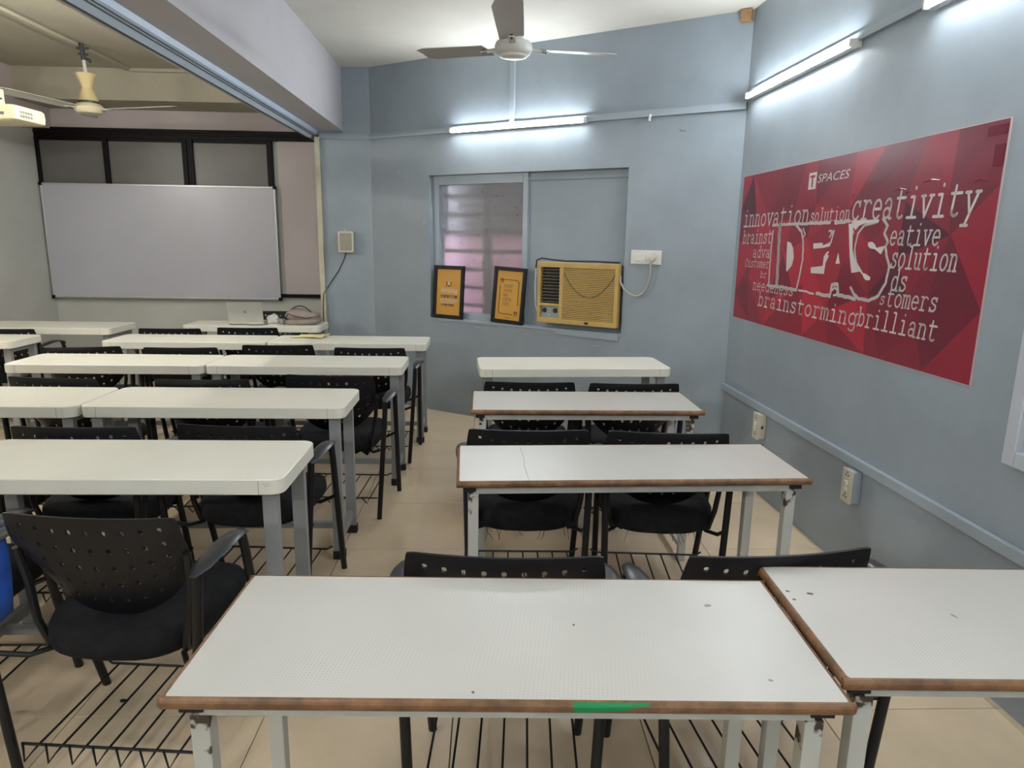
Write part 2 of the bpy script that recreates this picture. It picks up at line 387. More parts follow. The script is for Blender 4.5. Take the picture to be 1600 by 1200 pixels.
# ------------------------------------------------------------------ tube lights
def tube_light(fr, x0, x1, z, col, power, label, name='tube_light'):
    t = fr(empty(name)); tag(t, label, 'tube light', 'LED tube lights')
    MB().box(x0, x1, -.042, -.0, z-.016, z+.016, .003).build('batten', M_whitebat, t)
    prof = [(-.042-.014*math.sin(PI*k/8), z+.0145*math.cos(PI*k/8)) for k in range(9)]
    MB().prism([(p[0], p[1]) for p in prof], x0+.012, x1-.012, 'x').build('diffuser', emit('tube_glow', col, power), t, True)
    for a in (x0, x1-.012): MB().box(a, a+.013, -.058, -.0, z-.018, z+.018, .003).build('end_cap', M_switch, t)
    return t
tube_light(on_back, -2.303, -1.112, 2.342, TUBE_COOL, TUBE_POWER, 'glowing tube light on the slanting wall above the window')
tube_light(on_right, .10, 1.297, 2.392, TUBE_COOL, TUBE_POWER, 'glowing tube light above the red poster')
tube_light(on_right, 1.80, 3.0, 2.392, TUBE_COOL, TUBE_POWER, 'tube light at the top edge, nearest on poster wall')
def fr_rear(o): o.location = (0, YR, 0); o.rotation_euler = (0, 0, PI); return o
def fr_left(o): o.location = (XL, 0, 0); o.rotation_euler = (0, 0, R(90)); return o
tube_light(fr_rear, -1.3, -.1, 2.42, TUBE_COOL, FILL_REAR, 'added unseen fill tube on the wall behind the viewer')  # added out of view, fills the room from behind the camera
tube_light(on_right, 4.6, 5.8, 2.392, TUBE_COOL, FILL_REAR, 'added unseen fill tube on poster wall behind the viewer')  # extra unseen tube, makes up for the dimmer visible ones
tube_light(fr_rear, 2.0, 3.2, 2.42, TUBE_WARM, FILL_LEFT, 'added unseen fill tube on rear wall of the adjoining room')  # unseen lamp added to lift the adjoining room's brightness
def fr_beam_l(o): o.location = (-1.72, 0, 0); o.rotation_euler = (0, 0, R(-90)); return o
def fr_beam_r(o): o.location = (-1.27, 0, 0); o.rotation_euler = (0, 0, R(90)); return o
tube_light(fr_beam_l, -4.9, -3.7, 2.62, TUBE_WARM, FILL_LEFT*.75, 'added unseen fill tube on the hidden side of the beam')  # added on the unseen beam face to brighten side wall and whiteboard
tube_light(fr_beam_r, .1, 1.3, 2.62, TUBE_COOL, FILL_REAR, 'added unseen fill tube on the beam beside the viewer')  # added outside the view to brighten poster wall and floor
tube_light(fr_left, 3.0, 4.2, 2.30, TUBE_WARM, FILL_LEFT, 'added unseen fill tube on the grey side wall')  # added out-of-frame tube for the adjoining room's light level

# ------------------------------------------------------------------ chair
def arm_pad(sx, off):
    m = MB(); loops = []
    n = 9
    for k in range(n):
        t = k/(n-1); y = -.075+.31*t
        z = .660+.028*math.sin(t*PI*.8)-.030*t**3
        hw = .016+.014*math.sin(PI*min(1, t*1.05+.05))**.7; hh = .0085
        if k in (0, n-1): hw *= .5; hh *= .5
        cx = sx*(off+.012*math.sin(PI*t))
        loops.append([(cx+hw*math.cos(2*PI*j/10), y, z+hh*math.sin(2*PI*j/10)) for j in range(10)])
    return m.loft(loops)
def back_mesh():
    NC, NR = 9, 5
    us = [-1]+[-.90+1.8*k/NC for k in range(NC+1)]+[1]
    vs = [0]+[.05+.86*k/NR for k in range(NR+1)]+[1]
    bm = bmesh.new(); hole = {}
    def V(u, v): return bm.verts.new((u, v, 0))
    for i in range(len(us)-1):
        for k in range(len(vs)-1):
            a, b2, c, d = us[i], us[i+1], vs[k], vs[k+1]; mu, mv = (a+b2)/2, (c+d)/2
            ring = [(a,c),(mu,c),(b2,c),(b2,mv),(b2,d),(mu,d),(a,d),(a,mv)]
            rv = [V(*p) for p in ring]
            inner = 1 <= i <= NC and 1 <= k <= NR and not (k == NR and i in (1, NC))
            if inner:
                hu, hv = .029, .027
                hp = [(-.75,-.75),(0,-1),(.75,-.75),(1,0),(.75,.75),(0,1),(-.75,.75),(-1,0)]
                hvv = [V(mu+p[0]*hu, mv+p[1]*hv) for p in hp]
                for q in range(8): bm.faces.new((rv[q], rv[(q+1)%8], hvv[(q+1)%8], hvv[q]))
            else: bm.faces.new(rv)
    bmesh.ops.remove_doubles(bm, verts=bm.verts, dist=1e-5)
    for vv in bm.verts:
        u, v = vv.co.x, vv.co.y; au = abs(u)
        hw = .229+.010*math.sin(PI*min(1, v*1.0))
        x = u*hw*(1-.10*max(0, v-.5)*au)
        z = .785-v*.325*(1-.42*au**2.4)
        if au > .9 and v < .06: z -= .003*((au-.9)/.1)**2*(1-v/.06)
        y = .095*v-.015*math.sin(PI*v)-.024*(1-u*u)*(1-.3*v)
        vv.co = (x, y, z)
    bmesh.ops.recalc_face_normals(bm, faces=bm.faces)
    bmesh.ops.solidify(bm, geom=bm.faces[:], thickness=.006)
    me = bpy.data.meshes.new('backrest'); bm.to_mesh(me); bm.free(); me.materials.append(M_chair)
    return me
def seat_mb():
    m = MB(); loops = []
    def loop(inset, z, sag=0):
        out = []
        for k in range(36):
            a = 2*PI*k/36; c, s = math.cos(a), math.sin(a); e = 2/4.2
            x = (.232-inset)*math.copysign(abs(c)**e, c); y = .232+(.232-inset)*math.copysign(abs(s)**e, s)
            x *= 1-.12*max(0, (.232-y)/.232)**2
            y -= .030*(1-min(1, abs(x)/.2)**2)*(1 if y < .1 else 0)
            out.append((x, y, z+sag-.018*max(0, (y-.38)/.09)))
        return out
    for ins, z in ((.05,.362),(.02,.366),(.006,.378),(0,.400),(.002,.428),(.012,.446),(.035,.455),(.09,.457)): loops.append(loop(ins, z))
    return m.loft(loops)
def make_chair(off):
    t = empty('perforated_chair')
    link('backrest', back_mesh(), t)
    seat_mb().build('seat', M_fabric, t, True)
    for sx in (-1, 1):
        MB().tube([(sx*(off-.004), -.045, .654), (sx*(off-.006), -.052, .58), (sx*min(off-.020, .255), -.045, 0)], .0135, 10).build('leg', M_tube, t, True)
        MB().tube([(sx*off, .200, .662), (sx*(off-.002), .225, .59), (sx*(off-.018), .385, 0)], .0135, 10).build('leg', M_tube, t, True)
        arm_pad(sx, off).build('armrest', M_arm, t, True)
        MB().tube([(sx*.236, .030, .67), (sx*.230, .048, .56), (sx*.212, .040, .45), (sx*.196, .055, .372), (sx*.19, .11, .352), (sx*.19, .40, .354)], .011, 8).build('back_post', M_tube, t, True)
    for sx in (-1, 1):
        for yy, yl in ((.06, -.046), (.30, .268)): MB().tube([(sx*.185, yy, .356), (sx*.222, (yy+yl)/2, .362), (sx*(off-.010), yl, .40)], .008, 8).build('side_bracket', M_tube, t, True)
    for yy in (.12, .34): MB().tube([(-.19, yy, .354), (.19, yy, .354)], .009, 8).build('crossbar', M_tube, t, True)
    # book rack of bent wire
    k = MB(); zr = .115
    k.tube([(-.245, -.035, zr), (.245, -.035, zr)], .0042, 6)
    k.tube([(-.25, .345, zr+.01), (-.225, .335, zr), (.225, .335, zr), (.25, .345, zr+.01)], .0042, 6)
    for i in range(7):
        x = -.20+.40*i/6
        k.tube([(x, .335, zr), (x, -.035, zr-.004), (x, -.085, zr-.012), (x-.042, -.036, zr+.001)], .0036, 5)
    k.build('wire_rack', M_tube, t, False, True)
    return t
PROTO = make_chair(.243); WIDE = make_chair(.305)
chairs = [
 # x, y, rot deg, label
 (.045, 1.478, -3, 'black perforated chair directly beyond the green-marked desk, left of the angled chair'),
 (.704, 1.488, 6, 'angled black chair overlapping the joint of the two nearest brown-edged desks'),
 (.163, 2.545, -1, 'black chair with frayed seat threads at the third brown-edged desk, left one'),
 (.702, 2.520, -4, 'black chair with ragged seat underside, nearer the socket boxes, at third desk'),
 (.222, 3.450, -2, 'black chair facing the farthest single white desk, left of its pair'),
 (.762, 3.430, 0, 'black chair facing the farthest single white desk, nearer the poster wall'),
 (-1.030, 1.705, -5, 'large black perforated chair in the near left corner, seen whole from behind'),
 (-1.72, 1.83, 0, 'black chair cut by the picture edge with blue cloth on its arm'),
 (-1.560, 2.555, 0, 'black chair behind the nearest long white desk, second from aisle'),
 (-.965, 2.585, -4, 'black chair with grey armrest at the aisle end behind nearest white desk'),
 (-2.13, 2.58, 0, 'black chair under the far left end of the nearest white desk'),
 (-2.19, 3.460, -6, 'black chair behind the jointed second white desk row, leftmost'),
 (-1.44, 3.445, 2, 'black chair barely showing above the second white desk row'),
 (-.83, 3.575, -3, 'black chair standing at the aisle with torn lining under its seat'),
 (-2.60, 4.43, 12, 'black chair turned left with raised armrest in front of fourth white row'),
 (-1.98, 4.45, 2, 'dark low chair back in front of the fourth white desk row, second from left'),
 (-1.40, 4.59, 3, 'tallest black chair back in the middle of the fourth white desk row'),
 (-.775, 4.51, 0, 'black chair at the aisle end of fourth white row beside slanting wall'),
 (-2.46, 5.37, 3, 'black chair in front of the laptop desk, left one'),
 (-1.895, 5.46, 3, 'black chair in front of the laptop desk, right one below the laptop'),
 (-3.64, 5.25, 0, 'black chair between the two far left white desks by grey wall'),
 (-2.0, 6.68, 180, 'black chair behind the laptop desk facing the class'),
]
used = set(); CH = []; wide_ones = {1, 6, 7, 9, 13, 14, 17, 20, 21}
for i, (x, y, r, lab) in enumerate(chairs):
    src = WIDE if i in wide_ones else PROTO
    c = copy_tree(src) if src.name in used else src
    used.add(src.name)
    c.location = (x, y, 0); c.rotation_euler = (0, 0, R(r)); tag(c, lab, 'chair', 'black perforated chairs'); CH.append(c)
# frayed threads and torn lining on some seats
def threads(ch, n, seed):
    rnd = random.Random(seed); m = MB()
    for k in range(n):
        x = rnd.uniform(-.17, .17); y = rnd.uniform(.03, .06); L = rnd.uniform(.02, .09)
        m.tube([(x, y, .39), (x+rnd.uniform(-.015,.015), y-.006, .39-L*.5), (x+rnd.uniform(-.03,.03), y, .385-L)], .0009, 4)
    m.build('loose_threads', M_fabric, ch, False, True)
    e = MB(); pts = []
    N = 26
    for k in range(N+1): pts.append((-.19+.38*k/N, .397))
    for k in range(N, -1, -1): pts.append((-.19+.38*k/N, .382-rnd.uniform(0, .013)))
    e.prism(pts, .012, .016, 'y'); e.build('ragged_lining', M_fabric, ch)
threads(CH[2], 14, 3); threads(CH[3], 9, 5)
fp = MB().prism([(.06,.39),(.20,.39),(.19,.35),(.165,.31),(.13,.335),(.10,.318),(.075,.36)], .10, .105, 'y'); fp.build('torn_lining', M_fabric, CH[13])
# blue cloth over the arm of the cut chair
def blue_cloth():
    m = MB(); loops = []
    for k in range(11):
        t = k/10; y = -.10+.15*t; lp = []
        for q in range(17):
            a = q/16; ang = PI*a
            fold = .006*math.sin(y*70+q*.9)
            if a < .25: x = -.036-.008*(1-a/.25)+fold*.5; z = .40+(a/.25)*.22
            elif a > .75: x = .030+.010*math.sin(PI*((a-.75)/.25))+fold*.5; z = .62-((a-.75)/.25)*.26
            else:
                an = PI*(a-.25)/.5; x = -.033*math.cos(an)-.003+fold*.3; z = .62+.048*math.sin(an)
            lp.append((.308+x, y, z+.050))
        loops.append(lp)
    n = 17; vs = [v for l in loops for v in l]; fs = []
    for i in range(10):
        for k in range(n-1): fs.append((i*n+k, i*n+k+1, (i+1)*n+k+1, (i+1)*n+k))
    m.add(vs, fs); o = m.build('draped_cloth', M_bluecloth, None, True)
    md = o.modifiers.new('thick', 'SOLIDIFY'); md.thickness = .006
    o.location = (-1.72, 1.83, 0)
    tag(o, 'bright blue cloth hanging over a chair arm at the picture edge', 'cloth')
blue_cloth()

# ------------------------------------------------------------------ desks
def grey_desk(w, d, x, y, rot, label, zt=.75, long_bar=True):
    t = empty('training_desk', (x, y, 0), R(rot)); tag(t, label, 'desk', 'thick white desks on grey legs')
    top = MB(); P = rrect(-w/2, w/2, -d/2, d/2, .042, 5)
    Q = rrect(-w/2+.003, w/2-.003, -d/2+.003, d/2-.003, .040, 5)
    top.loft([[(p[0],p[1],zt-.052) for p in Q], [(p[0],p[1],zt-.049) for p in P], [(p[0],p[1],zt-.003) for p in P], [(p[0],p[1],zt) for p in Q]])
    tp = top.build('desk_top', M_white, t)
    for sx in (-1, 1):
        MB().box(sx*(w/2-.075)-.0008, sx*(w/2-.075)+.0008, -d/2-.0006, -d/2+.002, zt-.05, zt-.003).build('edge_seam', M_greysteel, tp)
    lx, ly = w/2-.055, d/2-.055
    for sx in (-1, 1):
        for sy in (-1, 1):
            lg = MB().box(sx*lx-.024, sx*lx+.024, sy*ly-.016, sy*ly+.016, .03, zt-.052, .002).build('leg', M_greysteel, t)
            MB().box(sx*lx-.028, sx*lx+.028, sy*ly-.021, sy*ly+.021, 0, .042, .003).build('rubber_shoe', M_rubber, lg)
        MB().box(sx*lx-.014, sx*lx+.014, -ly+.016, ly-.016, .085, .125).build('side_stretcher', M_greysteel, t)
        MB().box(sx*lx-.015, sx*lx+.015, -ly+.016, ly-.016, zt-.085, zt-.052).build('top_rail', M_greysteel, t)
    MB().box(-lx+.014, lx-.014, -.0125, .0125, .09, .12).build('long_stretcher', M_greysteel, t)
    return t
def bead(p0, p1, r=.0185, m=M_wood):
    """half-round edging between two ends, z centre given"""
    return MB().tube([p0, p1], r, 12)
def brown_desk(w, d, x, y, rot, label, zt=.75):
    t = empty('brown_edged_desk', (x, y, 0), R(rot)); tag(t, label, 'desk', 'brown-edged white desks')
    e = .010; th = .0205
    MB().box(-w/2+e, w/2-e, -d/2+e, d/2-e, zt-th, zt).build('desk_top', M_lam, t)
    def strip(name, a, b2, horizontal):
        pr = []
        for k in range(9):
            an = -PI/2+PI*k/8; pr.append((.010*math.cos(an), zt-th/2-.0003+(th/2+.0012)*math.sin(an)))
        loops = []
        if horizontal:
            yb, sg = a; x0, x1 = b2
            for xx, ins in ((x0, .006), (x0+.006, 0), (x1-.006, 0), (x1, .006)):
                loops.append([(xx, yb+sg*(q[0]-ins*.5), q[1]) for q in pr]+[(xx, yb, pr[-1][1]), (xx, yb, pr[0][1])])
        else:
            xb, sg = a; y0, y1 = b2
            for yy, ins in ((y0, .006), (y0+.006, 0), (y1-.006, 0), (y1, .006)):
                loops.append([(xb+sg*(q[0]-ins*.5), yy, q[1]) for q in pr]+[(xb, yy, pr[-1][1]), (xb, yy, pr[0][1])])
        return MB().loft(loops).build(name, M_wood, t)
    strip('edge_bead', (-d/2+e, -1), (-w/2, w/2), True); strip('edge_bead', (d/2-e, 1), (-w/2, w/2), True)
    strip('edge_bead', (-w/2+e, -1), (-d/2+e, d/2-e), False); strip('edge_bead', (w/2-e, 1), (-d/2+e, d/2-e), False)
    lx, ly = w/2-.055, d/2-.045; zr = zt-th
    for sy in (-1, 1): MB().box(-lx, lx, sy*ly-.0145, sy*ly+.0145, zr-.030, zr-.001).build('frame_rail', M_whitesteel, t)
    for sx in (-1, 1):
        MB().box(sx*lx-.0145, sx*lx+.0145, -ly+.0145, ly-.0145, zr-.029, zr-.001).build('frame_rail', M_whitesteel, t)
        for sy in (-1, 1):
            MB().box(sx*lx-.0165, sx*lx+.0165, sy*ly-.0165, sy*ly+.0165, 0, zr-.030, .002).build('leg', M_rust, t)
            MB().box(sx*lx-.020+sx*.012, sx*lx+.020+sx*.012, sy*ly-.019, sy*ly+.012, zr-.022, zr-.001).build('corner_bracket', M_rubber, t)
        MB().box(sx*lx-.012, sx*lx+.012, -ly+.0165, ly-.0165, .06, .085).build('side_stretcher', M_whitesteel, t)
    return t
T1 = brown_desk(1.162, .436, .0465, 1.213, -1.6, 'nearest brown-edged desk with a green paint streak on its edge')
T2 = brown_desk(1.06, .436, 1.163, 1.238, -1.6, 'brown-edged desk abutting the nearest desk, cut by the picture edge', .757)
T3 = brown_desk(1.160, .400, .480, 2.262, 1.8, 'third brown-edged desk with a hairline crack across its top')
T4 = brown_desk(1.065, .405, .460, 3.175, .4, 'fourth and smallest brown-edged desk before the far white desk')
# marks on the desks
gs = []
for x, zb in ((.108, .7335), (.150, .735), (.19, .738), (.235, .7468)):
    gs.append([(x, -.208-.0107*math.sqrt(max(0, 1-((z-.7395)/.0116)**2)), z) for z in [zb+(.7500-zb)*k/5 for k in range(6)]])
gm = MB(); gm.add([v for g in gs for v in g], [(i*6+k, (i+1)*6+k, (i+1)*6+k+1, i*6+k+1) for i in range(3) for k in range(5)]); gm.build('green_streak', M_green, T1)
cr = MB(); cr.tube([(-.348, -.188, .7503), (-.352, -.05, .7503), (-.347, .02, .7503), (-.350, .188, .7503)], .0006, 4); cr.build('hairline_crack', M_greysteel, T3)
def chip(par, x, y, z, L, wd, a, m):
    pts = [(x+L*math.cos(2*PI*k/9)*random.uniform(.6,1)*math.cos(a)-wd*math.sin(2*PI*k/9)*math.sin(a), y+wd*math.sin(2*PI*k/9)*math.cos(a)+L*math.cos(2*PI*k/9)*math.sin(a)*.8) for k in range(9)]
    MB().prism(pts, z-.002, z+.0006).build('chip', m, par)
M_chip = mat('bare_chipboard', (.16, .10, .05), .8)
chip(T2, -.46, .085, .757, .010, .004, -.3, M_chip); chip(T2, -.505, .095, .757, .006, .003, -.5, M_chip); chip(T2, -.505, .06, .757, .005, .003, -.5, M_chip)
chip(T2, -.20, .0, .757, .003, .009, .3, M_greysteel); chip(T1, -.06, -.19, .75, .003, .003, 0, M_chip); chip(T1, .13, .02, .75, .003, .003, 0, M_chip)
chip(T1, .46, -.15, .75, .006, .003, -.4, M_greysteel); chip(T1, .42, .10, .75, .010, .005, .4, M_greysteel)

grey_desk(1.165, .42, .528, 4.205, 3.3, 'white desk on the poster side farthest from the viewer, under the air conditioner')
D1 = grey_desk(1.15, .43, -1.215, 2.278, 0, 'nearest thick white desk on the left with a scuffed corner')
grey_desk(1.165, .41, -1.220, 3.200, 0, 'second-row white desk ending at the aisle, right of the joint')
grey_desk(1.15, .41, -2.390, 3.188, 0, 'second-row white desk left of the joint, cut by the picture edge')
grey_desk(1.155, .39, -1.078, 4.190, 0, 'third-row white desk ending at the aisle, right of the joint')
grey_desk(1.14, .39, -2.232, 4.178, 0, 'third-row white desk left of the joint, cut by the picture edge')
D4 = grey_desk(1.145, .395, -1.010, 5.100, 0, 'fourth-row white desk reaching the slanting wall, yellow cloth on it')
grey_desk(1.145, .395, -2.162, 5.082, 0, 'fourth-row white desk left of the joint, before the laptop desk')
grey_desk(1.00, .37, -3.815, 5.015, 0, 'stub of white desk at the left picture edge, chair visible beneath')
grey_desk(1.15, .45, -3.600, 5.785, 0, 'farthest left white desk along the grey wall')
grey_desk(1.15, .37, -1.995, 6.005, 0, 'white desk carrying the laptop and the bag below the whiteboard')
for x0, z0, x1, z1 in ((.515, .735, .528, .738), (.520, .728, .535, .733), (.530, .737, .536, .729)):
    MB().tube([(x0, -.2155+.0, z0), (x1, -.2135, z1)], .0009, 4).build('scuff', M_greysteel, D1)

# ------------------------------------------------------------------ whiteboard
wbd = empty('whiteboard', (-3.21, YF-.06, 0)); tag(wbd, 'large blank whiteboard in front of the dark window band', 'whiteboard')
MB().box(-1.11, 1.11, -.012, .004, .875, 1.955).build('board_surface', M_board, wbd)
for a, b2, c2, d2 in ((-1.125, 1.125, 1.950, 1.968), (-1.125, 1.125, .862, .880), (-1.125, -1.108, .878, 1.952), (1.108, 1.125, .878, 1.952)):
    MB().box(a, b2, -.020, .006, c2, d2, .003).build('frame_strip', M_alu, wbd)
for sx in (-1, 1):
    for z in (.871, 1.959): MB().box(sx*1.118-.016, sx*1.118+.016, -.023, .004, z-.016, z+.016, .004).build('corner_cap', M_blackframe, wbd)

# ------------------------------------------------------------------ laptop, bag and small things on the far desk
lp = empty('laptop', (-2.075, 5.96, .75), R(3)); tag(lp, 'open silver laptop seen from behind on the far desk', 'laptop')
MB().box(-.145, .145, 0, .20, 0, .014, .004).build('base', M_silver, lp)
lid = MB().loft([[(x, y, z) for x, y in rrect(-.147, .147, -.0035, .0035, .003, 2)] for z in (0, .185)]); l = lid.build('lid', M_silver, lp); l.location = (0, .005, .010); l.rotation_euler = (R(14), 0, 0)
lg = MB().lathe([(.013, 0), (.013, .0015)], 14).build('lid_emblem', M_greysteel, l); lg.rotation_euler = (R(90), 0, 0); lg.location = (0, -.003, .10)
cb = MB().tube([(-2.19, 5.885, .756), (-2.15, 5.87, .755), (-2.10, 5.90, .755), (-2.0, 5.86, .755), (-1.93, 5.88, .755), (-1.88, 5.93, .755)], .0035, 6).build('power_cable', M_cableblk, None, True); tag(cb, 'thin black power cable lying in front of the laptop', 'cable')
def lump(name, c, r, m, seed, amp=.18, parent=None, flat=.0):
    rnd = random.Random(seed); bm = bmesh.new(); bmesh.ops.create_icosphere(bm, subdivisions=3, radius=1)
    ph = [rnd.uniform(0, 6) for _ in range(6)]
    for v in bm.verts:
        n = v.co.normalized(); k = 1+amp*(math.sin(n.x*5+ph[0])*math.sin(n.y*4+ph[1])+.6*math.sin(n.z*9+ph[2]+n.x*4)*math.sin(n.y*8+ph[3]))
        v.co = (n.x*r[0]*k, n.y*r[1]*k, max(n.z*r[2]*k, -r[2]*.8))
    me = bpy.data.meshes.new(name); bm.to_mesh(me); bm.free(); me.materials.append(m)
    o = link(name, me, parent); o.location = c; return o
o = lump('crumpled_wrapper', (-1.865, 6.03, .785), (.05, .04, .042), M_paper, 4, .30); tag(o, 'crumpled white plastic wrapper beside the laptop', 'wrapper')
o = lump('coiled_adapter', (-1.775, 5.98, .772), (.036, .032, .026), M_greysteel, 9, .2); tag(o, 'small grey coiled adapter in front of the bag', 'adapter')
bagr = empty('shoulder_bag', (-1.60, 6.02, .75)); tag(bagr, 'taupe fabric bag with black handle slumped on the far desk', 'bag')
def bag_part(name, z0, z1, hx, hy, m, bulge):
    loops = []
    for k in range(7):
        t = k/6; z = z0+(z1-z0)*t; s = .80+.20*math.sin(PI*t)**.6
        loops.append([(x*s, y*s, z+bulge*math.sin(x*14)*.006) for x, y in rrect(-hx, hx, -hy, hy, .05, 4)])
    return MB().loft(loops).build(name, m, bagr, True)
bag_part('lower_body', 0, .052, .145, .11, M_bag, 1); bag_part('middle_body', .040, .085, .135, .105, M_bag, -1)
up = []
for k in range(7):
    t = k/6; z = .075+.055*t; s = 1-.45*t**2
    up.append([(x*s-.02*t, y*s, z-.12*max(0, x)*t) for x, y in rrect(-.14, .14, -.10, .10, .05, 4)])
MB().loft(up).build('flap', M_bag, bagr, True)
MB().tube([(-.12+.21*k/10, -.05, .085+.075*math.sin(PI*k/10)**.7) for k in range(11)], .005, 6).build('handle', M_cableblk, bagr, True)
MB().tube([(-.13, -.10, .05), (-.10, -.115, .10), (-.04, -.112, .075), (.05, -.112, .062), (.13, -.108, .075)], .004, 6).build('strap', M_cableblk, bagr, True)
def flat_cloth():
    m = MB(); n = 9; vs = []; fs = []
    for i in range(n):
        for k in range(n):
            u, v = i/(n-1), k/(n-1)
            vs.append((-1.47+.24*u+.03*v, 5.13+.15*v+.02*math.sin(u*5), .7515+.016*(u**1.5)*abs(math.sin(v*5+u*3))+.004*math.sin(u*11)**2))
    for i in range(n-1):
        for k in range(n-1): fs.append((i*n+k, (i+1)*n+k, (i+1)*n+k+1, i*n+k+1))
    m.add(vs, fs); o = m.build('duster_cloth', M_clothyel, None, True); md = o.modifiers.new('thick', 'SOLIDIFY'); md.thickness = .004; md.offset = 1
    tag(o, 'pale yellow duster cloth on the fourth-row desk by the jamb', 'cloth')
flat_cloth()

# ------------------------------------------------------------------ wall speaker and its cable
sp = empty('wall_speaker', (-1.265, YS-.06, 1.36), R(4)); tag(sp, 'small cream loudspeaker on the short blue wall', 'speaker')
loops = []
for y, k in ((0, .72), (-.03, .95), (-.09, 1.0), (-.10, .96)): loops.append([(x*k, y, .095+(z-.095)*k) for x, z in rrect(-.068, .068, 0, .19, .015, 4)])
MB().loft(loops).build('case', M_plastic, sp, True)
MB().prism(rrect(-.052, .052, .018, .172, .008, 3), -.1035, -.098, 'y').build('grille', mat('speaker_grille', (.40, .36, .29), .8, noise=(220, .4)), sp)
MB().box(-.02, .02, -.01, .008, .19, .205).build('bracket', M_plastic, sp)
o = MB().tube([(-1.275, YS-.075, 1.36), (-1.30, YS-.072, 1.29), (-1.345, YS-.072, 1.20), (-1.41, YS-.072, 1.11), (-1.452, YS-.10, 1.04), (-1.478, YS-.13, .99), (-1.487, YS-.131, .86), (-1.487, YS-.131, .55)], .004, 6).build('speaker_cable', M_cableblk, None, True)
tag(o, 'thin dark cable running from the loudspeaker down the jamb', 'cable')

# ------------------------------------------------------------------ ceiling fans
def blade(r0, r1, w0, w1, z0, z1, pitch, m, name, par, ang):
    n = 8; L = []
    for k in range(n+1):
        t = k/n; x = r0+(r1-r0)*t; hw = (w0+(w1-w0)*t)/2
        if k == n: hw *= .72
        z = z0+(z1-z0)*t
        L.append([(x, -hw, z-hw*math.tan(pitch)), (x, 0, z+.004), (x, hw, z+hw*math.tan(pitch)), (x, hw, z+hw*math.tan(pitch)+.003), (x, 0, z+.007), (x, -hw, z-hw*math.tan(pitch)+.003)])
    o = MB().loft(L).build(name, m, par, True); o.rotation_euler = (0, 0, ang); return o
fan = empty('ceiling_fan', (.118, 3.6, 0)); tag(fan, 'white three-blade ceiling fan above the middle aisle', 'ceiling fan')
MB().lathe([(.02,2.372),(.062,2.374),(.082,2.385),(.090,2.400),(.092,2.420),(.086,2.436),(.058,2.446),(.03,2.45)], 32).build('motor_housing', M_fanwhite, fan, True)
MB().lathe([(.0,2.366),(.05,2.367),(.066,2.372),(.070,2.378)], 28).build('lower_cap', M_switch, fan, True)
MB().tube([(0,0,2.44),(0,0,2.86)], .011, 12).build('down_rod', M_fanwhite, fan, True)
MB().lathe([(.015,2.84),(.04,2.855),(.062,2.90),(.062,2.92)], 24).build('canopy', M_fanwhite, fan, True)
MB().lathe([(.05,2.44),(.045,2.475),(.02,2.50)], 24).build('rod_cup', M_fanwhite, fan, True)
M_blade = mat('fan_blade_paint', (.40, .38, .35), .4)
for a in (25, 145, 265):
    bl = blade(.15, .575, .115, .135, 2.418, 2.452, R(9), M_blade, 'fan_blade', fan, R(a))
    MB().box(.075, .19, -.016, .016, 2.412, 2.418).build('blade_iron', M_fanwhite, bl)
    for s in (.165, .18): MB().lathe([(.005, 2.408), (.005, 2.426)], 8, (s, .0, 0)).build('rivet', M_darksteel, bl)
fan = empty('ceiling_fan', (-3.12, 5.79, 0)); tag(fan, 'yellowed old ceiling fan with cone collars in the adjoining room', 'ceiling fan')
MB().lathe([(.02,2.405),(.085,2.412),(.105,2.435),(.108,2.452),(.09,2.475),(.07,2.486)], 32).build('motor_housing', mat('fan_off_white', (.66,.60,.42), .45), fan, True)
MB().lathe([(.072,2.486),(.072,2.502)], 28).build('dark_band', M_darksteel, fan, True)
MB().lathe([(.074,2.502),(.060,2.54),(.036,2.60)], 28).build('lower_cone', M_fancream, fan, True)
MB().lathe([(.036,2.60),(.052,2.65),(.072,2.70),(.070,2.703)], 28).build('upper_cone', M_fancream, fan, True)
MB().tube([(0,0,2.69),(-.005,0,2.86)], .013, 10).build('down_rod', M_fanwhite, fan, True)
k = MB(); k.tube([(-.006,0,2.80),(-.01,0,2.92)], .017, 8); k.tube([(-.05,0,2.885),(.04,0,2.885)], .009, 6); k.tube([(-.04,0,2.845),(.03,.0,2.84)], .008, 6); k.tube([(.0,0,2.815),(.045,-.01,2.80),(.05,-.01,2.785)], .012, 6)
k.build('hanger_shackle', M_darksteel, fan)
for a in (-1, 119, 239):
    bl = blade(.14, .66, .11, .13, 2.445, 2.475, R(8), M_fanwhite, 'fan_blade', fan, R(a))
    MB().box(.09, .18, -.015, .015, 2.438, 2.445).build('blade_iron', M_fanwhite, bl)

# ------------------------------------------------------------------ projector
pj = empty('ceiling_projector', (-3.055, 4.62, 0), R(-4)); tag(pj, 'cream projector hanging on a ceiling pole at the left edge', 'projector')
loops = []
P = rrect(-.22, .22, -.14, .14, .03, 4)
for z, k in ((2.160, .93), (2.168, .985), (2.20, 1.0), (2.235, .985), (2.246, .94)): loops.append([(x*k, y*k, z+.03*max(0, -y-.02)*(1 if z > 2.2 else 0)) for x, y in P])
MB().loft(loops).build('case', M_projector, pj, True)
vn = MB()
for i in range(5):
    for q in range(2): vn.box(.221, .2235, -.10+i*.022, -.10+i*.022+.014, 2.182+q*.022, 2.182+q*.022+.014)
vn.build('vent_slots', M_greysteel, pj, False, True)
pt = MB()
for i in range(6): pt.box(-.10+i*.045, -.10+i*.045+.022, -.1425, -.139, 2.19, 2.206)
pt.build('port_sockets', M_darksteel, pj, False, True)
MB().box(-.012, .022, -.014, .014, 2.33, H).build('pole', M_projector, pj)
